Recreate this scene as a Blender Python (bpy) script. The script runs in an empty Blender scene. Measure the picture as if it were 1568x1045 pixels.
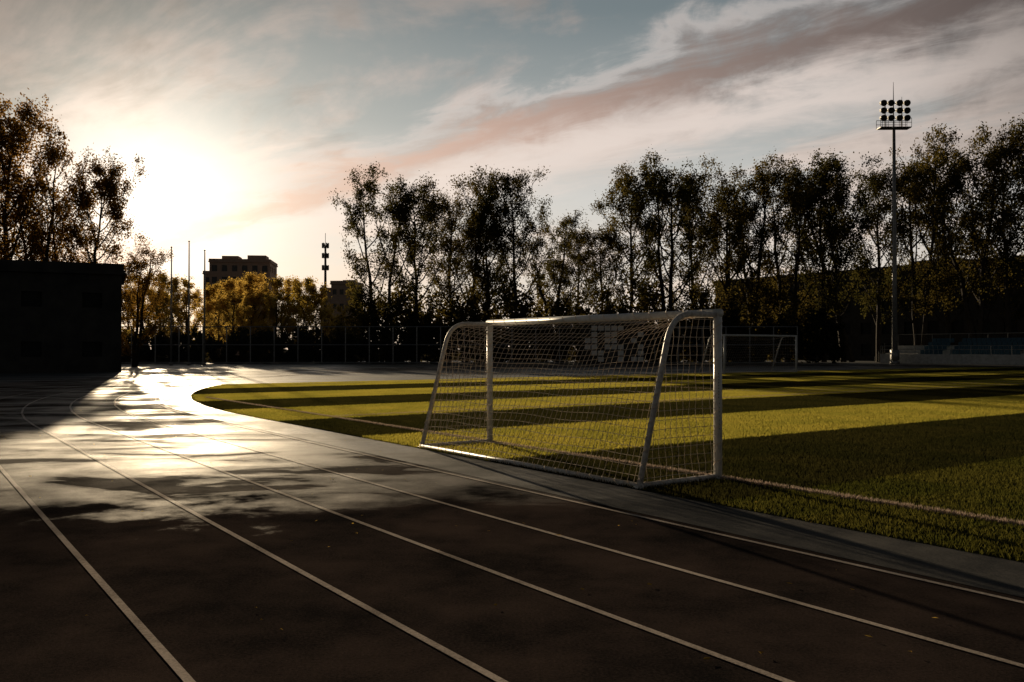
import bpy, math, random
import numpy as np
from mathutils import Vector, Matrix
random.seed(7)
scene = bpy.context.scene
scene.view_settings.view_transform = 'Standard'
scene.view_settings.look = 'None'
scene.view_settings.exposure = 0
F = 1340.0/1568.0          # focal length / sensor width
CAMZ = 1.54
SUN_AZ = math.radians(-22.3); SUN_EL = math.radians(8.8)
S = Vector((math.sin(SUN_AZ)*math.cos(SUN_EL), math.cos(SUN_AZ)*math.cos(SUN_EL), math.sin(SUN_EL)))

# the sports ground has its own axes: u = along the home straight, v = across the pitch
def W(u, v, z=0.0):
    return (-.576*u+.817*v, .817*u+.576*v, z)

# ------------------------------------------------------------------ mesh builder
class MB:
    def __init__(s): s.v=[]; s.f=[]; s.m=[]
    def face(s, pts, m=0):
        b=len(s.v); s.v.extend([tuple(p) for p in pts]); s.f.append(tuple(range(b,b+len(pts)))); s.m.append(m)
    def box(s, c, d, m=0, rot=0.0):
        b=len(s.v); cr,sr=math.cos(rot),math.sin(rot)
        for z in (-.5,.5):
            for x,y in ((-.5,-.5),(.5,-.5),(.5,.5),(-.5,.5)):
                X=x*d[0]; Y=y*d[1]
                s.v.append((c[0]+X*cr-Y*sr, c[1]+X*sr+Y*cr, c[2]+z*d[2]))
        for q in ((3,2,1,0),(4,5,6,7),(0,1,5,4),(1,2,6,5),(2,3,7,6),(3,0,4,7)):
            s.f.append(tuple(b+i for i in q)); s.m.append(m)
    def tube(s, pts, r, n=6, m=0, caps=True):
        P=[Vector(p) for p in pts]; k=len(P)
        if not hasattr(r,'__len__'): r=[r]*k
        b=len(s.v); up=None
        for i in range(k):
            t=(P[min(i+1,k-1)]-P[max(i-1,0)])
            if t.length<1e-9: t=Vector((0,0,1))
            t.normalize()
            if up is None:
                up=t.orthogonal().normalized()
            a=(up-t*up.dot(t)); 
            if a.length<1e-6: a=t.orthogonal()
            a.normalize(); up=a; c=t.cross(a)
            for j in range(n):
                th=2*math.pi*j/n
                q=P[i]+(a*math.cos(th)+c*math.sin(th))*float(r[i])
                s.v.append((q.x,q.y,q.z))
        for i in range(k-1):
            for j in range(n):
                j2=(j+1)%n
                s.f.append((b+i*n+j,b+i*n+j2,b+(i+1)*n+j2,b+(i+1)*n+j)); s.m.append(m)
        if caps and n>2:
            s.f.append(tuple(b+j for j in reversed(range(n)))); s.m.append(m)
            s.f.append(tuple(b+(k-1)*n+j for j in range(n))); s.m.append(m)
    def quads(s, arr, m=0):   # arr (N,4,3)
        b=len(s.v); N=len(arr)
        s.v.extend(map(tuple, arr.reshape(-1,3).tolist()))
        s.f.extend([(b+4*i,b+4*i+1,b+4*i+2,b+4*i+3) for i in range(N)])
        s.m.extend([m]*N)
    def mesh(s, name, mats, smooth=False):
        me=bpy.data.meshes.new(name); me.from_pydata(s.v,[],s.f)
        for x in mats: me.materials.append(x)
        me.polygons.foreach_set('material_index', s.m)
        if smooth: me.polygons.foreach_set('use_smooth',[True]*len(s.f))
        me.update(); return me
    def obj(s, name, mats, smooth=False, parent=None, loc=None):
        o=bpy.data.objects.new(name, s.mesh(name,mats,smooth)); scene.collection.objects.link(o)
        if loc: o.location=loc
        if parent: o.parent=parent
        return o
def empty(name, loc=(0,0,0)):
    o=bpy.data.objects.new(name,None); o.location=loc; scene.collection.objects.link(o); return o

# ------------------------------------------------------------------ materials
def nodes(mat):
    mat.use_nodes=True; nt=mat.node_tree; return nt, nt.nodes, nt.links
def ramp(nt, fac, stops):
    r=nt.nodes.new('ShaderNodeValToRGB'); el=r.color_ramp.elements
    while len(el)<len(stops): el.new(.5)
    for e,(p,c) in zip(el,stops):
        e.position=p; e.color=(c[0],c[1],c[2],1) if hasattr(c,'__len__') else (c,c,c,1)
    nt.links.new(fac,r.inputs[0]); return r.outputs[0]
def noise(nt, scale, detail=6, rough=.6, vec=None, dist=0):
    n=nt.nodes.new('ShaderNodeTexNoise'); n.inputs['Scale'].default_value=scale
    n.inputs['Detail'].default_value=detail; n.inputs['Roughness'].default_value=rough
    n.inputs['Distortion'].default_value=dist
    if vec is None:
        tc=nt.nodes.new('ShaderNodeTexCoord'); vec=tc.outputs['Object']
    nt.links.new(vec,n.inputs['Vector']); return n.outputs['Fac']
def pmat(name, c1, c2=None, scale=5, rough=.6, metal=0, spec=.5):
    m=bpy.data.materials.new(name); nt,N,L=nodes(m); b=N['Principled BSDF']
    b.inputs['Roughness'].default_value=rough; b.inputs['Metallic'].default_value=metal
    b.inputs['Specular IOR Level'].default_value=spec
    f=noise(nt,scale)
    L.new(ramp(nt,f,[(.35,c1),(.65,c2 or tuple(x*.7 for x in c1))]), b.inputs['Base Color'])
    return m
def leafmat(name, dc, tc, dc2, tc2, scale=.35, tf=.5):
    m=bpy.data.materials.new(name); nt,N,L=nodes(m); N.remove(N['Principled BSDF'])
    out=N['Material Output']; d=N.new('ShaderNodeBsdfDiffuse'); t=N.new('ShaderNodeBsdfTranslucent'); mx=N.new('ShaderNodeMixShader')
    oi=N.new('ShaderNodeObjectInfo'); g=N.new('ShaderNodeNewGeometry')
    f=noise(nt,scale,4,.6,g.outputs['Position'])
    ad=N.new('ShaderNodeMath'); ad.operation='MULTIPLY_ADD'; ad.inputs[1].default_value=.35; L.new(oi.outputs['Random'],ad.inputs[0]); L.new(f,ad.inputs[2])
    sb=N.new('ShaderNodeMath'); sb.operation='SUBTRACT'; sb.inputs[1].default_value=.17; L.new(ad.outputs[0],sb.inputs[0])
    L.new(ramp(nt,sb.outputs[0],[(.35,dc),(.65,dc2)]),d.inputs[0]); L.new(ramp(nt,sb.outputs[0],[(.35,tc),(.65,tc2)]),t.inputs[0])
    mx.inputs[0].default_value=tf; L.new(d.outputs[0],mx.inputs[1]); L.new(t.outputs[0],mx.inputs[2]); L.new(mx.outputs[0],out.inputs[0])
    return m

M_bark=pmat('bark',(.05,.042,.034),(.03,.025,.02),3,.9,0,.1)
M_leaf=leafmat('leaf_green',(.042,.044,.018),(.075,.068,.017),(.060,.056,.022),(.14,.105,.026),.3,.48)
M_leafgold=leafmat('leaf_gold',(.06,.045,.014),(.22,.12,.022),(.09,.06,.018),(.34,.18,.03),.35,.55)
M_leafyel=leafmat('leaf_yellow',(.12,.09,.025),(.50,.36,.07),(.18,.125,.03),(.68,.45,.10),.2,.62)
M_hedge=leafmat('leaf_hedge',(.024,.029,.016),(.03,.03,.01),(.034,.034,.017),(.07,.05,.012))
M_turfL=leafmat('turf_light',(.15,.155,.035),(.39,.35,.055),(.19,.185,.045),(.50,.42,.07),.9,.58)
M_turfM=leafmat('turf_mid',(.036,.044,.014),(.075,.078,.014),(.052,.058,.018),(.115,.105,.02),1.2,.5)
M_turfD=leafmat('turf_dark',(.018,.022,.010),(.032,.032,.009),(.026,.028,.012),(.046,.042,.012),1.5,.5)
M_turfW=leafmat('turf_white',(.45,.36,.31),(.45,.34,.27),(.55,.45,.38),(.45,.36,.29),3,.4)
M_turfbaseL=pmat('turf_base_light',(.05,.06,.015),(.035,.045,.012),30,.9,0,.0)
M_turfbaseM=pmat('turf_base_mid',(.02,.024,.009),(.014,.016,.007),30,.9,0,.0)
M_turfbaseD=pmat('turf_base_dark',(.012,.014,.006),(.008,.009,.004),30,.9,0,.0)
M_paint=pmat('white_paint',(.82,.82,.80),(.66,.66,.64),9,.3)
M_paint2=pmat('white_paint_worn',(.74,.73,.71),(.46,.42,.39),22,.45)
M_net=pmat('net_cord',(.80,.68,.54),(.68,.56,.44),9,.8)
M_steel=pmat('galvanised_steel',(.30,.30,.29),(.20,.20,.20),6,.45,.5)
M_dark=pmat('dark_metal',(.03,.03,.032),(.02,.02,.02),6,.5)
M_conc=pmat('concrete',(.42,.41,.38),(.3,.29,.27),4,.8)
M_wall=pmat('pale_concrete',(.55,.55,.53),(.36,.36,.34),3,.8)
M_blue=pmat('blue_seat',(.02,.09,.14),(.015,.06,.10),5,.6)
M_brick=pmat('brick_wall',(.45,.33,.26),(.38,.27,.21),2,.9)
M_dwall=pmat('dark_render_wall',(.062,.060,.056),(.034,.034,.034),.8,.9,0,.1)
M_bwall=pmat('grey_wall',(.06,.055,.05),(.04,.037,.034),1.5,.9,0,.1)
M_glass=pmat('window_glass',(.03,.035,.04),(.05,.05,.05),2,.25)
M_shutter=pmat('dark_shutter',(.025,.027,.027),(.018,.019,.019),2,.6,0,.1)
M_white=pmat('white_panel',(.8,.8,.78),(.65,.65,.62),3,.5)

# running track: damp, with standing wet patches on the far bend, drying near the straight
def wetmat(name, ca, cb, y0, y1, sx, wr, wspec, dr=.7, dspec=.0, lo=.05, r0=.43, r1=.58, c0=.40, c1=.60):
    m=bpy.data.materials.new(name); nt,N,L=nodes(m); b=N['Principled BSDF']
    def mt(op,a,b_,clamp=False):
        n=N.new('ShaderNodeMath'); n.operation=op; n.use_clamp=clamp
        for i,x in enumerate((a,b_)):
            if isinstance(x,(int,float)): n.inputs[i].default_value=x
            else: L.new(x,n.inputs[i])
        return n.outputs[0]
    tc=N.new('ShaderNodeTexCoord'); mp=N.new('ShaderNodeMapping'); mp.inputs['Scale'].default_value=(sx,1.0,1); L.new(tc.outputs['Object'],mp.inputs[0])
    n1=noise(nt,.7,8,.60,mp.outputs[0],.6); n0=noise(nt,.9,6,.65); n4=noise(nt,55,4,.75)
    sp=N.new('ShaderNodeSeparateXYZ'); L.new(tc.outputs['Object'],sp.inputs[0])
    mr=N.new('ShaderNodeMapRange'); mr.interpolation_type='SMOOTHSTEP'; mr.inputs[1].default_value=y0; mr.inputs[2].default_value=y1
    L.new(mt('ADD',sp.outputs[1],mt('MULTIPLY',mt('SUBTRACT',n0,.5),7.0)),mr.inputs[0])
    pt=ramp(nt,n1,[(r0,lo),(r1,1.0)])
    wet=mt('MULTIPLY',mr.outputs[0],pt)
    L.new(ramp(nt,mt('ADD',mt('MULTIPLY',n0,.6),mt('MULTIPLY',n4,.4)),[(c0,ca),(c1,cb)]),b.inputs['Base Color'])
    L.new(mt('ADD',mt('MULTIPLY',wet,wr-dr),dr),b.inputs['Roughness'])
    L.new(mt('ADD',mt('MULTIPLY',wet,wspec-dspec),dspec),b.inputs['Specular IOR Level'])
    bn=N.new('ShaderNodeBump'); bn.inputs['Strength'].default_value=.6; bn.inputs['Distance'].default_value=.006
    n3=noise(nt,110,3,.7); L.new(n3,bn.inputs['Height']); L.new(bn.outputs[0],b.inputs['Normal'])
    return m
M_track=wetmat('wet_track_rubber',(.016,.0145,.0145),(.064,.047,.041),8,19,.5,.40,.40,lo=.01)
M_line=wetmat('track_line_paint',(.16,.135,.12),(.58,.50,.44),8,19,.5,.40,.40,lo=.01,c0=.36,c1=.58)
M_apron=wetmat('wet_apron',(.05,.055,.06),(.09,.09,.09),12,30,.22,.42,1.0,lo=.15)
M_strip=wetmat('wet_kerb_strip',(.065,.066,.068),(.14,.135,.13),8,19,.8,.38,.6,lo=.3)

# ------------------------------------------------------------------ world
w=bpy.data.worlds.new('World'); scene.world=w; w.use_nodes=True
nt=w.node_tree; N=nt.nodes; L=nt.links
for n in list(N): N.remove(n)
def mth(op,a,b=None,c=None,clamp=False):
    n=N.new('ShaderNodeMath'); n.operation=op; n.use_clamp=clamp
    for i,x in enumerate((a,b,c)):
        if x is None: continue
        if isinstance(x,(int,float)): n.inputs[i].default_value=x
        else: L.new(x,n.inputs[i])
    return n.outputs[0]
def dot(a,vec):
    n=N.new('ShaderNodeVectorMath'); n.operation='DOT_PRODUCT'; L.new(a,n.inputs[0]); n.inputs[1].default_value=vec; return n.outputs['Value']
def mixc(f,a,b,mode='MIX'):
    n=N.new('ShaderNodeMix'); n.data_type='RGBA'; n.blend_type=mode; n.clamp_factor=True
    for inp,x in ((n.inputs[0],f),(n.inputs[6],a),(n.inputs[7],b)):
        if isinstance(x,(int,float)): inp.default_value=x
        elif isinstance(x,tuple): inp.default_value=(x[0],x[1],x[2],1)
        else: L.new(x,inp)
    return n.outputs[2]
def sstep(x,lo,hi,o0=0.0,o1=1.0):
    n=N.new('ShaderNodeMapRange'); n.interpolation_type='SMOOTHSTEP'; L.new(x,n.inputs[0]); n.inputs[1].default_value=lo; n.inputs[2].default_value=hi
    n.inputs[3].default_value=o0; n.inputs[4].default_value=o1; return n.outputs[0]
tc=N.new('ShaderNodeTexCoord'); D=tc.outputs['Generated']
sep=N.new('ShaderNodeSeparateXYZ'); L.new(D,sep.inputs[0])
z=mth('MAXIMUM',sep.outputs[2],0.0); zz=mth('ADD',z,.12)
px=mth('DIVIDE',sep.outputs[0],zz); py=mth('DIVIDE',sep.outputs[1],zz)
cmb=N.new('ShaderNodeCombineXYZ'); L.new(px,cmb.inputs[0]); L.new(py,cmb.inputs[1]); P=cmb.outputs[0]
a=dot(P,(.78,-.626,0)); c=dot(P,(.626,.78,0))
q=N.new('ShaderNodeCombineXYZ'); L.new(mth('MULTIPLY',a,.62),q.inputs[0]); L.new(mth('MULTIPLY',c,1.1),q.inputs[1]); q.inputs[2].default_value=3.7
nA=noise(nt,1.7,10,.60,q.outputs[0],.5); nB=noise(nt,1.1,5,.55,P,.4); nC=noise(nt,5.0,9,.64,q.outputs[0],.8)
nD=noise(nt,7.0,8,.6,D,.5)
sunD=mth('MAXIMUM',dot(D,tuple(S)),0.0)
base=ramp(nt,z,[(0,(.80,.67,.55)),(.09,(.78,.71,.63)),(.17,(.67,.655,.62)),(.25,(.37,.40,.395)),(.36,(.18,.22,.235)),(.7,(.06,.085,.10))])
cl=ramp(nt,z,[(0,(.84,.69,.56)),(.12,(.86,.71,.61)),(.22,(.80,.66,.58)),(.30,(.54,.45,.41)),(.40,(.25,.23,.215)),(.8,(.08,.085,.09))])
mask=sstep(mth('ADD',mth('ADD',nA,mth('MULTIPLY',mth('SUBTRACT',nB,.5),.6)),mth('MULTIPLY',mth('SUBTRACT',nD,.5),.45)),.41,.63)
col=mixc(mth('MULTIPLY',mask,.9),base,cl)
dk=sstep(mth('ADD',mth('ADD',nB,mth('MULTIPLY',mth('SUBTRACT',nC,.5),.4)),mth('MULTIPLY',mth('SUBTRACT',nD,.5),.6)),.50,.72)
col=mixc(mth('MULTIPLY',mth('MULTIPLY',dk,sstep(z,.14,.28)),.65),col,(.19,.178,.168))
# broad diagonal cloud bank: pink-brown underside with paler edges
cc=mth('ADD',c,mth('MULTIPLY',mth('SUBTRACT',nA,.5),.6)); cc=mth('ADD',cc,mth('MULTIPLY',mth('SUBTRACT',nC,.5),.40)); cc=mth('ADD',cc,mth('MULTIPLY',mth('SUBTRACT',nD,.5),.35))
def band(cen,wd):
    t=mth('DIVIDE',mth('SUBTRACT',cc,cen),wd); return mth('POWER',2.718,mth('MULTIPLY',mth('MULTIPLY',t,t),-1.0))
col=mixc(mth('MULTIPLY',band(2.38,.18),.85),col,(.84,.72,.65))
col=mixc(mth('MULTIPLY',band(1.86,.07),.6),col,(.68,.61,.57))
col=mixc(mth('MULTIPLY',band(2.07,.13),.9),col,mixc(sstep(a,-2.3,-.5),(.68,.45,.36),(.20,.145,.125)))
# darker cloud high right and left, with corner vignette painted into the sky colour
col=mixc(1.0,col,sstep(a,-.85,0.0,1.0,.42),'MULTIPLY')
col=mixc(1.0,col,sstep(mth('ADD',c,mth('MULTIPLY',mth('SUBTRACT',nA,.5),.8)),.6,1.35,.38,1.0),'MULTIPLY')
fall=ramp(nt,sunD,[(.0,.65),(.5,.8),(.8,.97),(.93,1.0),(1.0,1.0)])
col=mixc(1.0,col,fall,'MULTIPLY')
g1=mth('MULTIPLY',mth('POWER',sunD,26.0),.20); g2=mth('MULTIPLY',mth('POWER',sunD,190.0),.75)
def scl(f,rgb):
    n=N.new('ShaderNodeVectorMath'); n.operation='SCALE'; n.inputs[0].default_value=rgb; L.new(f,n.inputs['Scale']); return n.outputs[0]
col=mixc(1.0,col,scl(g1,(1,.80,.56)),'ADD'); col=mixc(1.0,col,scl(g2,(1,.90,.74)),'ADD')
bgc=N.new('ShaderNodeBackground'); L.new(col,bgc.inputs[0]); bgc.inputs[1].default_value=.92
sky=N.new('ShaderNodeTexSky'); sky.sky_type='NISHITA'; sky.sun_disc=False; sky.sun_elevation=SUN_EL; sky.sun_rotation=SUN_AZ; sky.dust_density=1.0
bgs=N.new('ShaderNodeBackground'); L.new(sky.outputs[0],bgs.inputs[0]); bgs.inputs[1].default_value=.004
ads=N.new('ShaderNodeAddShader'); L.new(bgc.outputs[0],ads.inputs[0]); L.new(bgs.outputs[0],ads.inputs[1])
out=N.new('ShaderNodeOutputWorld'); L.new(ads.outputs[0],out.inputs[0])

sl=bpy.data.lights.new('sun','SUN'); sl.energy=5; sl.angle=math.radians(.5); sl.color=(1,.78,.50)
so=bpy.data.objects.new('sun',sl); scene.collection.objects.link(so); so.rotation_euler=S.to_track_quat('Z','Y').to_euler(); so.location=(0,0,60)

# ------------------------------------------------------------------ ground & track
mb=MB(); R=2500; n=24
mb.face([(-R,-R,-.02),(R,-R,-.02),(R,R,-.02),(-R,R,-.02)])
M_ground=pmat('ground_asphalt',(.05,.048,.045),(.035,.033,.03),.4,.75,0,.0)
mb.obj('ground',[M_ground])
UC,VC=20.0,42.7; UL=-64.0
def stadium(v0, z, seg=64):      # closed outline at the given near-side v
    r=VC-v0; pts=[]
    for i in range(seg+1):
        t=-math.pi/2+math.pi*i/seg; pts.append(W(UC+r*math.cos(t),VC+r*math.sin(t),z))
    for i in range(seg+1):
        t=math.pi/2+math.pi*i/seg; pts.append(W(UL+r*math.cos(t),VC+r*math.sin(t),z))
    return pts
def ring(mb, va, vb, z, m=0):
    A=stadium(va,z); B=stadium(vb,z); n=len(A)
    for i in range(n):
        j=(i+1)%n; mb.face([A[i],B[i],B[j],A[j]],m)
mb=MB(); ring(mb,-3.6,5.72,0.0,0); mb.obj('running_track',[M_track])
mb=MB(); ring(mb,5.72,6.65,0.004,0); mb.obj('kerb_strip',[M_strip])
mb=MB()
for v0 in (-3.25,-2.16,-1.07,.03,1.12,2.30,3.38,4.48,5.60):
    ring(mb,v0-.023,v0+.023,.006,0)
mb.obj('track_lane_lines',[M_line])
mb=MB(); ring(mb,-40,-3.6,-.006,0)
mb.obj('apron_pavement',[M_apron])
RI=VC-6.65
def vspan(u):
    if u>UC: h=math.sqrt(max(0,RI*RI-(u-UC)**2))
    elif u<UL: h=math.sqrt(max(0,RI*RI-(u-UL)**2))
    else: h=RI
    return VC-h,VC+h
mb=MB(); us=[38+i*(UC+RI-38)/24 for i in range(25)]
for a_,b_ in zip(us[:-1],us[1:]):
    v1,v2=vspan(a_); v3,v4=vspan(b_); mb.face([W(a_,v1,.004),W(a_,v2,.004),W(b_,v4,.004),W(b_,v3,.004)])
mb.obj('end_zone_pavement',[M_apron])
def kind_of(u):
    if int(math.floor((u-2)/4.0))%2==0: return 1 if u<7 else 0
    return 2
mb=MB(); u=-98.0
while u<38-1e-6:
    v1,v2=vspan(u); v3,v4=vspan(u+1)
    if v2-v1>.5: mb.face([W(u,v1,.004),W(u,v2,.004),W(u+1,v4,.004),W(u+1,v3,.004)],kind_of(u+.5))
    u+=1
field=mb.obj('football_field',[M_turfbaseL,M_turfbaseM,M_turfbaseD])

# turf blades : 1 m patches instanced over the visible part of the pitch
def blades(nb, rng, w_=.011, h_=.042, Lx=1.0, Ly=1.0):
    x=rng.uniform(-Lx/2,Lx/2,nb); y=rng.uniform(-Ly/2,Ly/2,nb); th=rng.uniform(0,2*np.pi,nb)
    h=h_*rng.uniform(.6,1.15,nb); w2=w_*rng.uniform(.6,1.2,nb)/2
    lx=rng.normal(0,.35,nb)*h; ly=rng.normal(0,.35,nb)*h
    o=np.zeros((nb,3,3))
    o[:,0,0]=x-np.cos(th)*w2; o[:,0,1]=y-np.sin(th)*w2
    o[:,1,0]=x+np.cos(th)*w2; o[:,1,1]=y+np.sin(th)*w2
    o[:,2,0]=x+lx; o[:,2,1]=y+ly; o[:,2,2]=h
    return o
def trimesh(name,o,mat):
    me=bpy.data.meshes.new(name); nb=len(o)
    me.from_pydata(list(map(tuple,o.reshape(-1,3).tolist())),[],[(3*i,3*i+1,3*i+2) for i in range(nb)])
    me.materials.append(mat); me.update(); return me
rng=np.random.default_rng(3)
ANG=math.atan2(.817,-.576)
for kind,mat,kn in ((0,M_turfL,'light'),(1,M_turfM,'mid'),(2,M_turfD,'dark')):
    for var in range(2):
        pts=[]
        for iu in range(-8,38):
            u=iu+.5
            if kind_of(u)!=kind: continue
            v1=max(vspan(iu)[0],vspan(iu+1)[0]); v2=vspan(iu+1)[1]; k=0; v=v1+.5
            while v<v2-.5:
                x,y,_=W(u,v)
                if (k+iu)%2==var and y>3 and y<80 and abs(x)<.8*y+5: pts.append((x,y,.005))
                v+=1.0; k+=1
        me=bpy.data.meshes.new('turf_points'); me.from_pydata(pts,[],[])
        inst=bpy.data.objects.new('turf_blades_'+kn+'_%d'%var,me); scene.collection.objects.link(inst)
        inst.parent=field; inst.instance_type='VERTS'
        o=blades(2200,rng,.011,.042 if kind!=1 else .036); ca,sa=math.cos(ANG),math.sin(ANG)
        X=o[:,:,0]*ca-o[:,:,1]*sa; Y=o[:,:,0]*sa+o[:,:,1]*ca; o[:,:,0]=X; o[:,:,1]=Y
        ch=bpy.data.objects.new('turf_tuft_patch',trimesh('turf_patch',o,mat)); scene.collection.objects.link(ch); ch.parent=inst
def lineblades(u0,v0,u1,v1,wd=.10,den=420):
    Ln=math.hypot(u1-u0,v1-v0); nb=int(Ln*den); o=blades(nb,rng,.014,.05)
    t=rng.uniform(0,Ln,nb); s_=rng.uniform(-wd/2,wd/2,nb); du,dv=(u1-u0)/Ln,(v1-v0)/Ln
    cu=u0+du*t-dv*s_; cv=v0+dv*t+du*s_
    base=o[:,0:2,:].mean(axis=1,keepdims=True); base[:,:,2]=0; o=o-base
    o[:,:,0]+=(-.576*cu+.817*cv)[:,None]; o[:,:,1]+=(.817*cu+.576*cv)[:,None]; o[:,:,2]+=.006
    return o
o=np.concatenate([lineblades(-12,8.0,28,8.0,.09,700),lineblades(18.5,8.0,18.5,60,.12,300),lineblades(36.4,14,36.4,70,.12,200),lineblades(20,25.5,36.4,25.5,.12,150),lineblades(20,25.5,20,60,.12,150)])
lo=bpy.data.objects.new('pitch_line_markings',trimesh('pitch_lines',o,M_turfW)); scene.collection.objects.link(lo)

# ------------------------------------------------------------------ goals
def make_goal(name, org, ud, vd, Wd, H, dtop, dbot, pr, sr, cell, nr, post_boxes=True, sag=1.0):
    root=empty(name,org); ud=Vector(ud).normalized(); vd=Vector(vd).normalized()
    def T(s,d,z): return ud*float(s)+vd*float(d)+Vector((0,0,float(z)))
    mb=MB()
    for s in (0,Wd):
        mb.tube([T(s,0,0),T(s,0,H-.02)],pr,12)
    mb.tube([T(-pr,0,H-pr*.6),T(Wd+pr,0,H-pr*.6)],pr,12)
    mb.obj('goal_posts_and_crossbar',[M_paint],True,root)
    prof=[(0,H-.05)]; 
    for i in range(9):
        t=i/8
        p0=Vector((dtop-.28,H-.05)); p1=Vector((dtop+.03,H-.05)); p2=Vector((dtop+.12,H-.36))
        p=p0*(1-t)**2+p1*(2*t*(1-t))+p2*(t*t); prof.append((p.x,p.y))
    prof.append((dbot,.03))
    mb=MB()
    for s in (0,Wd):
        mb.tube([T(s,d,z_) for d,z_ in prof],sr,10)
        mb.tube([T(s,0,.03),T(s,dbot,.03)],sr*.95,8)
    mb.tube([T(-sr,dbot,.03),T(Wd+sr,dbot,.03)],sr*.95,8)
    for s in (0,Wd):
        mb.box(T(s,0,.015),(pr*3,pr*3,.03),0,math.atan2(ud.y,ud.x)); mb.box(T(s,dbot,.012),(sr*3.2,sr*3.2,.024),0,math.atan2(ud.y,ud.x))
        for i in range(14):
            z_=.1+i*(H-.25)/13
            mb.tube([T(s,-0+pr*.7,z_-.012),T(s,pr*1.7,z_),T(s,pr*.7,z_+.012)],.006,4)
    mb.obj('side_frames_and_base_bars',[M_paint2],True,root)
    mb=MB()
    def wind(A,B,r,step):
        A=Vector(A);B=Vector(B);d=B-A;Ln=d.length;d.normalize();o1=d.orthogonal().normalized();o2=d.cross(o1)
        k=int(Ln/.03);pts=[]
        for i in range(k+1):
            t=i/k*Ln; an=t/step*2*math.pi; pts.append(A+d*t+(o1*math.cos(an)+o2*math.sin(an))*r)
        mb.tube(pts,nr*1.5,3)
    for s in (0,Wd):
        wind(T(s,prof[9][0],prof[9][1]),T(s,dbot,.06),sr+.004,.16); wind(T(s,0,.1),T(s,0,H-.1),pr+.004,.2); wind(T(s,.1,.03),T(s,dbot,.03),sr+.003,.2)
    wind(T(0,dbot,.03),T(Wd,dbot,.03),sr+.003,.22); wind(T(0,0,H-pr*.6),T(Wd,0,H-pr*.6),pr+.003,.3)
    pp=[Vector((0,H-.06))]+[Vector(x) for x in prof[1:]]
    cum=[0]
    for i in range(1,len(pp)): cum.append(cum[-1]+(pp[i]-pp[i-1]).length)
    Ltot=cum[-1]
    def P2(t):
        x=t*Ltot
        for i in range(1,len(pp)):
            if x<=cum[i]+1e-9:
                k=(x-cum[i-1])/max(1e-9,cum[i]-cum[i-1]); return pp[i-1].lerp(pp[i],k)
        return pp[-1]
    rr=random.Random(5)
    ph=[rr.uniform(0,6) for _ in range(6)]
    def surf(s,t):
        p=P2(t); a_=max(0,math.sin(math.pi*s))**.6; tb=cum[5]/Ltot
        g=math.exp(-((t-tb)/.22)**2)*min(1,t*6)
        lo_=max(0,(t-tb)/(1-tb))
        d=p.x-sag*a_*(.20*g+.16*math.sin(math.pi*min(1,lo_)))
        z_=p.y-sag*a_*(.26*g)
        wv=.022*math.sin(9*s+ph[0]+5*t)+.015*math.sin(23*s+ph[1]-7*t)
        e=min(1,8*s,8*(1-s),6*t,6*(1-t)); d+=wv*e; z_+=.012*math.sin(17*s+ph[2])*e
        return T(s*Wd,d,max(.02,z_))
    ns=int(Wd/cell); ntt=int(Ltot/cell)
    for i in range(ns+1):
        mb.tube([surf(i/ns,j/(ntt)) for j in range(ntt+1)],nr,3,caps=False)
    for j in range(ntt+1):
        mb.tube([surf(i/ns,j/ntt) for i in range(ns+1)],nr,3,caps=False)
    def dmax(z_):
        for i in range(len(pp)-1,0,-1):
            z0,z1=pp[i].y,pp[i-1].y
            if z0<=z_<=z1 and z1>z0: 
                k=(z_-z0)/(z1-z0); return pp[i].x+(pp[i-1].x-pp[i].x)*k
        return dtop
    for side,sg in ((0,1),(Wd,-1)):
        def sp(d,z_):
            dm=dmax(z_); x=d/max(.01,dm)
            b=.07*sag*math.sin(math.pi*min(1,x))*math.sin(math.pi*z_/H)+.012*math.sin(14*z_+9*d)
            return T(side+sg*b,d,z_)
        k=int(H/cell)
        for j in range(1,k):
            z_=j*cell; dm=dmax(z_); m_=max(2,int(dm/cell))
            mb.tube([sp(dm*i/m_,z_) for i in range(m_+1)],nr,3,caps=False)
        nd=int(dbot/cell)
        for i in range(1,nd):
            d=i*cell
            zs=[z_ for z_ in [.03+(H-.10)*q_/23 for q_ in range(24)] if dmax(z_)>=d]
            if len(zs)>2: mb.tube([sp(d,z_) for z_ in zs],nr,3,caps=False)
    mb.obj('net',[M_net],False,root)
    return root
UD=(-.576,.817,0); VD=(.817,.576,0)
g0=W(7.10,8.0); g=make_goal('football_goal',g0,UD,(-.817,-.576,0),4.88,2.0,.72,1.27,.05,.034,.105,.0036)
mb=MB()
for i in range(9):
    mb.box((0.0,-.0505,1.25-.035*i),(.006,.004,.018),0)
for i in range(7): mb.box((0.006,-.0505,.9-.05*i),(.005,.004,.012),0)
mb.obj('post_slots',[M_dark],False,g)
gf=W(36.4,41.6); make_goal('football_goal',gf,VD,UD,7.0,2.44,1.1,2.0,.06,.04,.2,.003)

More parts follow.
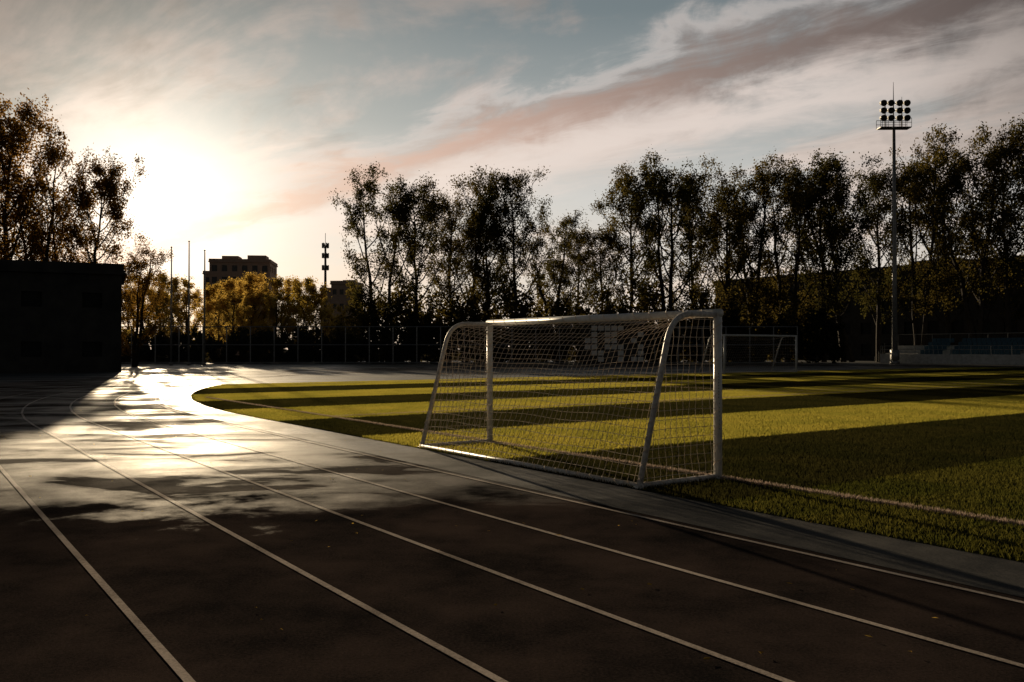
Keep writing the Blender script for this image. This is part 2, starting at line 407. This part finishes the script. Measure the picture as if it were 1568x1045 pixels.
# ------------------------------------------------------------------ trees
def leaf_quads(cent, rng, size):
    n=len(cent); a=rng.normal(size=(n,3)); a/=np.linalg.norm(a,axis=1,keepdims=True)
    b=rng.normal(size=(n,3)); b-=a*(a*b).sum(1,keepdims=True); b/=np.linalg.norm(b,axis=1,keepdims=True)
    s=size*rng.uniform(.6,1.3,(n,1)); a=a*s; b=b*s*.7
    return np.stack([cent-a,cent-b*.9,cent+a,cent+b],axis=1)
def tree_mesh(name, seed, H=20.0, wid=3.6, nl=18, leaves=14000, lsize=.11, hstart=.12, mats=None, updir=1.0, trunks=1, sd=1.0):
    rng=np.random.default_rng(seed); mb=MB(); cl=[]
    for tr in range(trunks):
        lean=rng.normal(0,.03+.05*(trunks>1),2)*H; base=np.array([rng.normal(0,.25),rng.normal(0,.25),0]) if trunks>1 else np.zeros(3)
        Ht=H*(1 if tr==0 else rng.uniform(.8,.95))
        tp=[]; 
        for i in range(9):
            t=i/8; tp.append(base+np.array([lean[0]*t+rng.normal(0,.10)*t*2,lean[1]*t+rng.normal(0,.10)*t*2,Ht*.96*t]))
        rad=[.014*H*(1-t)**.8+.02 for t in np.linspace(0,1,9)]
        mb.tube(tp,rad,6,0)
        tp=np.array(tp)
        def tpos(t):
            x=t*8; i=min(7,int(x)); return tp[i]+(tp[i+1]-tp[i])*(x-i)
        n_=nl//trunks
        for k in range(n_):
            t=hstart+(.97-hstart)*((k+rng.uniform(0,1))/n_)**.85
            az=k*2.4+rng.uniform(-.6,.6)
            prof=math.sin(math.pi*min(1,max(.0,(t-.02)*.80+.18)))**.8
            reach=wid*prof*rng.uniform(.55,1.15)
            up=(reach*rng.uniform(1.0,1.9)+.5)*updir
            P0=tpos(t); P=[P0]
            for i in range(1,6):
                s=i/5; out=reach*(s**.85); zz_=up*(s**1.25)
                P.append(P0+np.array([math.cos(az+.25*s)*out,math.sin(az+.25*s)*out,zz_])+rng.normal(0,.12,3)*s)
            top=Ht*1.02
            P=[np.array([p[0],p[1],min(p[2],top+rng.normal(0,.25))]) for p in P]
            r0=.0048*H*(1-t)**.5+.03
            mb.tube(P,[r0*(1-.85*s) for s in np.linspace(0,1,6)],4,0,False)
            for q in range(rng.integers(7,10)):
                s=rng.uniform(.2,1); i=min(4,int(s*5)); B0=P[i]+(P[i+1]-P[i])*(s*5-i)
                dr=np.array([math.cos(az+rng.uniform(-1.6,1.6)),math.sin(az+rng.uniform(-1.6,1.6)),rng.uniform(.2,1.9)*updir]); dr/=np.linalg.norm(dr)
                Lb=(.3+.30*reach)*rng.uniform(.6,1.4)
                Q=[B0,B0+dr*Lb*.5+rng.normal(0,.07,3),B0+dr*Lb+np.array([0,0,.12*Lb])]
                mb.tube(Q,[.035,.022,.01],3,0,False)
                for tw in range(3):
                    s2=rng.uniform(.3,1); C0=Q[0]+(Q[2]-Q[0])*s2; d2=dr+rng.normal(0,.6,3); d2/=np.linalg.norm(d2)
                    L2=rng.uniform(.4,.9); C1=C0+d2*L2
                    mb.tube([C0,C1],[.016,.008],3,0,False)
                    if rng.uniform()<.9: cl.append((C0+d2*L2*.7,rng.uniform(.20,.42)*sd))
    cl_c=np.array([x[0] for x in cl]); cl_s=np.array([x[1] for x in cl])
    wts=rng.uniform(.1,1.7,len(cl)); wts/=wts.sum()
    idx=rng.choice(len(cl),leaves,p=wts)
    cent=cl_c[idx]+rng.normal(size=(leaves,3))*cl_s[idx][:,None]*np.array([1,1,1.15])
    cent=cent[cent[:,2]>.3]
    mb.quads(leaf_quads(cent,rng,lsize),1)
    return mb.mesh(name,mats or [M_bark,M_leaf])
protos=[tree_mesh('tree_a',11,wid=4.2,nl=22,leaves=16500),tree_mesh('tree_b',12,wid=4.6,trunks=2,nl=26,leaves=18500),tree_mesh('tree_c',13,wid=3.8,nl=22,leaves=14000),tree_mesh('tree_d',14,wid=4.4,trunks=2,nl=26,leaves=15500),tree_mesh('tree_e',15,wid=4.2,nl=22,leaves=12000),
 tree_mesh('tree_f',16,wid=4.3,nl=24,leaves=16000),tree_mesh('tree_g',17,wid=4.0,trunks=2,nl=24,leaves=13500)]
warm=[tree_mesh('tree_w1',21,wid=4.6,nl=28,leaves=22000,mats=[M_bark,M_leafgold],hstart=.06),tree_mesh('tree_w2',22,wid=4.0,trunks=2,nl=24,leaves=15000,mats=[M_bark,M_leafgold],hstart=.06)]
yel=[tree_mesh('tree_y1',31,wid=4.0,nl=20,leaves=8500,lsize=.18,mats=[M_bark,M_leafyel],hstart=.05),tree_mesh('tree_y2',32,wid=3.4,trunks=2,nl=18,leaves=7500,lsize=.18,mats=[M_bark,M_leafyel],hstart=.05)]
def put_tree(b, d, ytan, me, wsc=1.0, name='poplar_tree', rot=None):
    # b: bearing tangent, d: distance, ytan: tangent of elevation of the top
    H=CAMZ+ytan*d; s=H/20.3
    o=bpy.data.objects.new(name,me); scene.collection.objects.link(o)
    o.location=(b*d,d,-.02); o.scale=(s*wsc,s*wsc,s); o.rotation_euler=(0,0,random.uniform(0,6.28) if rot is None else rot)
    return o
def T_(p,yt,d,me,ws=1.0,name='poplar_tree'): return put_tree((p-784)/1340,d,(535-yt)/1340,me,ws,name)
lst=[(580,280,100,1,1.0),(640,288,101,5,1.0),(688,300,104,4,1),(715,280,106,2,1),(752,298,103,3,.9),(792,274,101,0,.85),
 (850,326,104,6,1),(886,360,110,0,1),(925,355,108,4,1.1),(965,272,108,5,1.0),(1020,258,106,1,1.0),(1062,270,107,0,.95),(1112,266,106,3,1.0),
 (1155,260,106,6,1),(1205,262,105,1,.95),(1262,254,105,5,1),(1300,247,104,3,1.0),(1345,266,104,0,.95),(1412,224,102,1,.9),(1455,244,103,2,1),(1497,216,101,6,1.0),(1545,208,100,5,.95),(1600,214,100,0,1),(1650,210,100,1,1)]
for p,yt,d,k,ws in lst: T_(p,yt,d,protos[k],ws)
for p,yt,d,k,ws in [(10,168,67,0,.95),(-50,185,68,1,1.1),(55,226,69,1,.85),(138,268,70,0,1.0),(92,310,72,1,1.1),(205,374,76,1,1.1),(-110,190,66,0,1)]:
    T_(p,yt,d,warm[k],ws,'aspen_tree')
# understorey masses
def leafmass(name, items, mat, size=.14, seed=1):
    rng=np.random.default_rng(seed); mb=MB(); C=[]
    for (x,y,z_,rx,ry,rz,nn) in items:
        k=max(4,int(nn/60)); cc_=rng.normal(size=(k,3)); cc_/=np.linalg.norm(cc_,axis=1,keepdims=True); cc_*=rng.uniform(.2,1,(k,1))**.5
        idx=rng.integers(0,k,nn); p=cc_[idx]+rng.normal(size=(nn,3))*.17
        C.append(p*np.array([rx,ry,rz])+np.array([x,y,z_]))
    C=np.concatenate(C); C=C[C[:,2]>0]
    mb.quads(leaf_quads(C,rng,size),0); return mb.obj(name,[mat])
rr=random.Random(9)
items=[]
for i in range(86):
    b=-.47+i/85*.84; d=rr.uniform(96,98.5); h=rr.uniform(3.2,4.3) if b<-.17 else rr.uniform(4.2,6.5)
    items.append((b*d,d,h*.42,1.2,1.0,h*.5,700))
leafmass('hedge',items,M_hedge,.21,4)
items=[]
for i in range(60):
    b=-.19+i/59*.52; d=rr.uniform(101,109); h=rr.uniform(6,11)
    items.append((b*d,d,h*.48,2.0,1.6,h*.5,900))
leafmass('shrubbery',items,M_leaf,.20,5)
def distant(name, specs):
    o=empty(name)
    for (p,yt,d,k,ws) in specs:
        t=T_(p,yt,d,yel[k],ws,'tree_clump'); t.parent=o
    return o
sp=[]
for p,yt in [(205,425),(225,410),(245,425),(265,418),(288,428),(312,446),(335,440),(358,434),(385,432),(402,430),(432,424),(448,432),(464,424),(485,430),(505,452),(528,470),(550,462),(420,446),(375,455),(250,450),(470,446)]:
    sp.append((p,yt+rr.uniform(-5,14),rr.uniform(112,138),rr.randint(0,1),rr.uniform(.9,1.5)))
distant('distant_trees',sp)

# ------------------------------------------------------------------ buildings
def facade(mb, O, ax, n_, Wd, H, floors, cols, ww, wh, sill, mw=0, mg=1, rec=.18):
    O=Vector(O); ax=Vector(ax); n_=Vector(n_); Z=Vector((0,0,1)); fh=H/floors; cw=Wd/cols
    def P(x,z_,d=0): return O+ax*x+Z*z_-n_*d
    for f in range(floors):
        for c_ in range(cols):
            x0=c_*cw; x1=x0+cw; z0=f*fh; z1=z0+fh; a0=x0+(cw-ww)/2; a1=a0+ww; b0=z0+sill; b1=b0+wh
            mb.face([P(x0,z0),P(x1,z0),P(x1,b0),P(x0,b0)],mw); mb.face([P(x0,b1),P(x1,b1),P(x1,z1),P(x0,z1)],mw)
            mb.face([P(x0,b0),P(a0,b0),P(a0,b1),P(x0,b1)],mw); mb.face([P(a1,b0),P(x1,b0),P(x1,b1),P(a1,b1)],mw)
            mb.face([P(a0,b0),P(a1,b0),P(a1,b0,rec),P(a0,b0,rec)],mw); mb.face([P(a0,b1),P(a1,b1),P(a1,b1,rec),P(a0,b1,rec)],mw)
            mb.face([P(a0,b0),P(a0,b1),P(a0,b1,rec),P(a0,b0,rec)],mw); mb.face([P(a1,b0),P(a1,b1),P(a1,b1,rec),P(a1,b0,rec)],mw)
            mb.face([P(a0,b0,rec),P(a1,b0,rec),P(a1,b1,rec),P(a0,b1,rec)],mg)
def building(name, cx, cy, rot, Wd, Dp, H, floors, cols, wallm, ww=1.3, wh=1.4, dcols=4, roof=None, parapet=.6, glass=None):
    root=empty(name,(cx,cy,0)); cr,sr=math.cos(rot),math.sin(rot)
    X=Vector((cr,sr,0)); Y=Vector((-sr,cr,0)); mb=MB(); sill=(H/floors-wh)*.45
    facade(mb,-X*Wd/2-Y*Dp/2,X,-Y,Wd,H,floors,cols,ww,wh,sill)
    facade(mb,-X*Wd/2+Y*Dp/2,X,Y,Wd,H,floors,cols,ww,wh,sill)
    facade(mb,X*Wd/2-Y*Dp/2,Y,X,Dp,H,floors,dcols,ww,wh,sill)
    facade(mb,-X*Wd/2-Y*Dp/2,Y,-X,Dp,H,floors,dcols,ww,wh,sill)
    mb.obj('walls_and_windows',[wallm,glass or M_glass],False,root)
    mb=MB()
    mb.box((0,0,H+.12),(Wd+.5,Dp+.5,.24),0,rot)
    for s in (-1,1):
        c_=Y*(s*(Dp/2+.02)); mb.box((c_.x,c_.y,H+.24+parapet/2),(Wd+.3,.25,parapet),0,rot)
        c_=X*(s*(Wd/2+.02)); mb.box((c_.x,c_.y,H+.24+parapet/2),(.25,Dp-.3,parapet),0,rot)
    for (x,y,a_,b_,h) in (roof or []):
        c_=X*x+Y*y; mb.box((c_.x,c_.y,H+.24+h/2),(a_,b_,h),0,rot)
    mb.obj('roof',[wallm],False,root)
    return root
building('apartment_block',-68.0,222,.12,14.5,12,23.0,8,6,M_brick,1.3,1.5,4,[(-3,0,4,5,1.7),(3.5,0,4.5,5,1.9),(0,2,3,3,1.0)])
building('apartment_block',-76.0,226,.12,5,10,20.5,7,2,M_brick,1.3,1.5,3,[(0,0,2,3,1.0)])
building('apartment_block',-38.6,205,-.1,5.0,9,16.4,5,3,M_brick,.9,1.2,3,[(0.6,0,2.5,3,1.0)])
building('apartment_block',-42.6,206,-.1,2.6,8,14.9,4,1,M_brick,.9,1.2,3)
hr=.43; hc=Vector((-26.6,59.6,0))+Vector((-math.cos(hr)*18-math.sin(hr)*5,-math.sin(hr)*18+math.cos(hr)*5,0))
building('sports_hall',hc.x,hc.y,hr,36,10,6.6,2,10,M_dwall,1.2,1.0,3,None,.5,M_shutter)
c0=W(44,118); building('school_building',c0[0],c0[1],math.atan2(-.817,.576),110,14,12.0,4,34,M_bwall,1.6,1.6,4,[(-20,0,6,5,1.5),(10,0,5,5,1.3),(30,0,7,6,1.6)],.6,M_shutter)
root=empty('pavilion',(10.5,90.0,0)); mb=MB()
mb.box((0,.8,2.1),(6.4,1.5,4.2),0); mb.box((0,.8,4.3),(6.9,2.0,.18),2)
rp=random.Random(2)
for i in range(9):
    for j in range(6):
        if rp.random()<.62 and not(j<2 and i in(3,4)):
            mb.box((-2.72+i*.68,-.03,.5+j*.64),(.58,.06,.5),1)
mb.box((-.33,.02,.95),(1.1,.04,1.9),3)
mb.obj('panelled_front',[M_dwall,M_white,M_conc,M_glass],False,root)

# ------------------------------------------------------------------ grandstand
root=empty('grandstand'); 
def ubox(mb,u0,u1,v0,v1,z0,z1,m=0):
    c_=W((u0+u1)/2,(v0+v1)/2,(z0+z1)/2); mb.box(c_,(abs(u1-u0),abs(v1-v0),z1-z0),m,ANG)
mb=MB(); U0,U1=0,56
ubox(mb,U0,U1,89.6,89.9,0,1.0,0)
for i in range(4): ubox(mb,U0,U1,89.9+i*.8,90.7+i*.8,0,.70+i*.42,0)
mb.obj('concrete_terrace',[M_wall],False,root)
mb=MB()
for i in range(4):
    u=U0+.3
    while u<U1-4.3:
        ubox(mb,u,u+.44,90.15+i*.8,90.5+i*.8,.75+i*.42+.25,.81+i*.42+.25,0); ubox(mb,u,u+.44,90.5+i*.8,90.55+i*.8,.75+i*.42+.25,1.2+i*.42+.25,0)
        u+=.5 if int((u-U0)/.5)%16 else 1.3
mb.obj('seats',[M_blue],False,root)
mb=MB()
u=U0
while u<=U1:
    mb.tube([W(u,89.75,1.0),W(u,89.75,1.9)],.03,5); mb.tube([W(u,93.2,2),W(u,93.2,3.2)],.03,5); u+=2
for z_ in (1.5,1.9): mb.tube([W(U0,89.75,z_),W(U1,89.75,z_)],.025,5)
mb.tube([W(U0,93.2,3.2),W(U1,93.2,3.2)],.03,5)
for i in range(6): mb.tube([W(U1+.3+i*.25,91,.0),W(U1+.3+i*.25,91,2.2-i*.3)],.03,5)
mb.obj('railings',[M_steel],False,root)

# ------------------------------------------------------------------ floodlight mast
fx,fy=40.9,93.5; root=empty('floodlight_mast',(fx,fy,0)); mb=MB()
mb.tube([(0,0,0),(0,0,9),(0,0,18),(0,0,25.2)],[.30,.25,.2,.15],12); mb.tube([(0,0,0),(0,0,.25)],.5,12); mb.box((0,0,.9),(.7,.7,1.1),0)
mb.obj('pole',[M_steel],True,root)
mb=MB()
mb.box((0,0,25.2),(3.3,1.1,.10),0)
for z_ in (25.7,26.15):
    for y_ in (-.55,.55): mb.tube([(-1.65,y_,z_),(1.65,y_,z_)],.03,5)
for x_ in np.linspace(-1.65,1.65,6):
    for y_ in (-.55,.55): mb.tube([(x_,y_,25.2),(x_,y_,26.15)],.025,5)
for x_ in (-.9,0,.9): mb.tube([(x_,.1,25.2),(x_,.1,28.2)],.06,6)
for z_ in (26.3,27.1,27.9): mb.tube([(-1.5,.1,z_),(1.5,.1,z_)],.05,6)
mb.tube([(0,.1,28.0),(0,.1,30.2)],[.05,.02],5); mb.tube([(.9,.1,28.0),(.9,.1,28.6)],[.03,.02],5)
mb.obj('head_frame',[M_dark],False,root)
mb=MB()
for z_ in (26.35,27.15,27.95):
    for x_ in (-1.25,-.45,.45,1.25):
        mb.tube([(x_,.12,z_),(x_,-.1,z_-.05),(x_,-.32,z_-.12),(x_,-.48,z_-.18)],[.12,.24,.33,.35],12)
        mb.box((x_,.15,z_),(.3,.25,.28),0)
mb.obj('floodlamps',[M_dark],False,root)

# ------------------------------------------------------------------ flagpoles, telecom mast, fence
for p,yt in ((262,380),(289,371),(313,385)):
    d=84; b=(p-784)/1340; H=CAMZ+(535-yt)/1340*d; root=empty('flagpole',(b*d,d,0)); mb=MB()
    mb.tube([(0,0,0),(0,0,H*.5),(0,0,H)],[.09,.08,.05],8); mb.tube([(0,0,H-.02),(0,0,H+.08),(0,0,H+.16)],[.03,.11,.02],8); mb.tube([(0,0,0),(0,0,.3)],[.2,.15],8)
    mb.tube([(.12,0,1.2),(.08,0,H-.1)],.008,3); mb.obj('pole_with_finial',[M_steel],True,root)
d=130; root=empty('telecom_mast',((498-784)/1340*d,d,0)); mb=MB()
mb.tube([(0,0,0),(0,0,9),(0,0,17)],[.3,.22,.14],8); mb.tube([(0,0,17),(0,0,18.8)],.04,5)
for z_ in (13.6,15.4,16.9):
    for k in range(6):
        th=k*math.pi/3; x_,y_=.45*math.cos(th),.45*math.sin(th); mb.tube([(0,0,z_),(x_,y_,z_)],.035,4); mb.box((x_,y_,z_+.05),(.16,.1,.75),0,th)
    mb.tube([(.45*math.cos(t),.45*math.sin(t),z_-.3) for t in np.linspace(0,6.283,13)],.03,4)
mb.obj('pole_and_antennas',[M_dark],False,root)
root=empty('chain_link_fence'); mb=MB(); d=92.0; x=-50.0
while x<30.1:
    mb.tube([(x,d,0),(x,d,3.95)],.06,5); x+=2.5
for z_ in (.15,2.0,3.9): mb.tube([(-50,d,z_),(30,d,z_)],.055,5)
mb.obj('posts_and_rails',[M_steel],False,root)
mb=MB(); 
for k in range(-16,int(80/.25)+16):
    for sg in (1,-1):
        x0=-50+k*.25; x1=x0+sg*3.8
        if min(x0,x1)>-50 and max(x0,x1)<30: mb.tube([(x0,d+.06,.1),(x1,d+.06,3.9)],.008,3,caps=False)
mb.obj('wire_mesh',[M_dark],False,root)

# ------------------------------------------------------------------ fallen leaves
rng=np.random.default_rng(8); mb=MB(); nL=420
uu=rng.uniform(-2,40,nL); vv=rng.normal(4.5,2.6,nL); C=np.stack([-.576*uu+.817*vv,.817*uu+.576*vv,np.full(nL,.02)],1)
n1=leaf_quads(C,rng,.022); n1[:,:,2]=.012+np.abs(n1[:,:,2]-.02)*.5
mb.quads(n1,0); mb.obj('fallen_leaves',[M_leafyel])

# ------------------------------------------------------------------ camera
cd=bpy.data.cameras.new('camera'); cam=bpy.data.objects.new('camera',cd); scene.collection.objects.link(cam); scene.camera=cam
cd.sensor_width=36; cd.lens=36*F; cd.clip_end=6000; cam.location=(0,0,CAMZ)
cam.rotation_euler=(math.radians(90)+math.atan(12.5/1340),0,0)
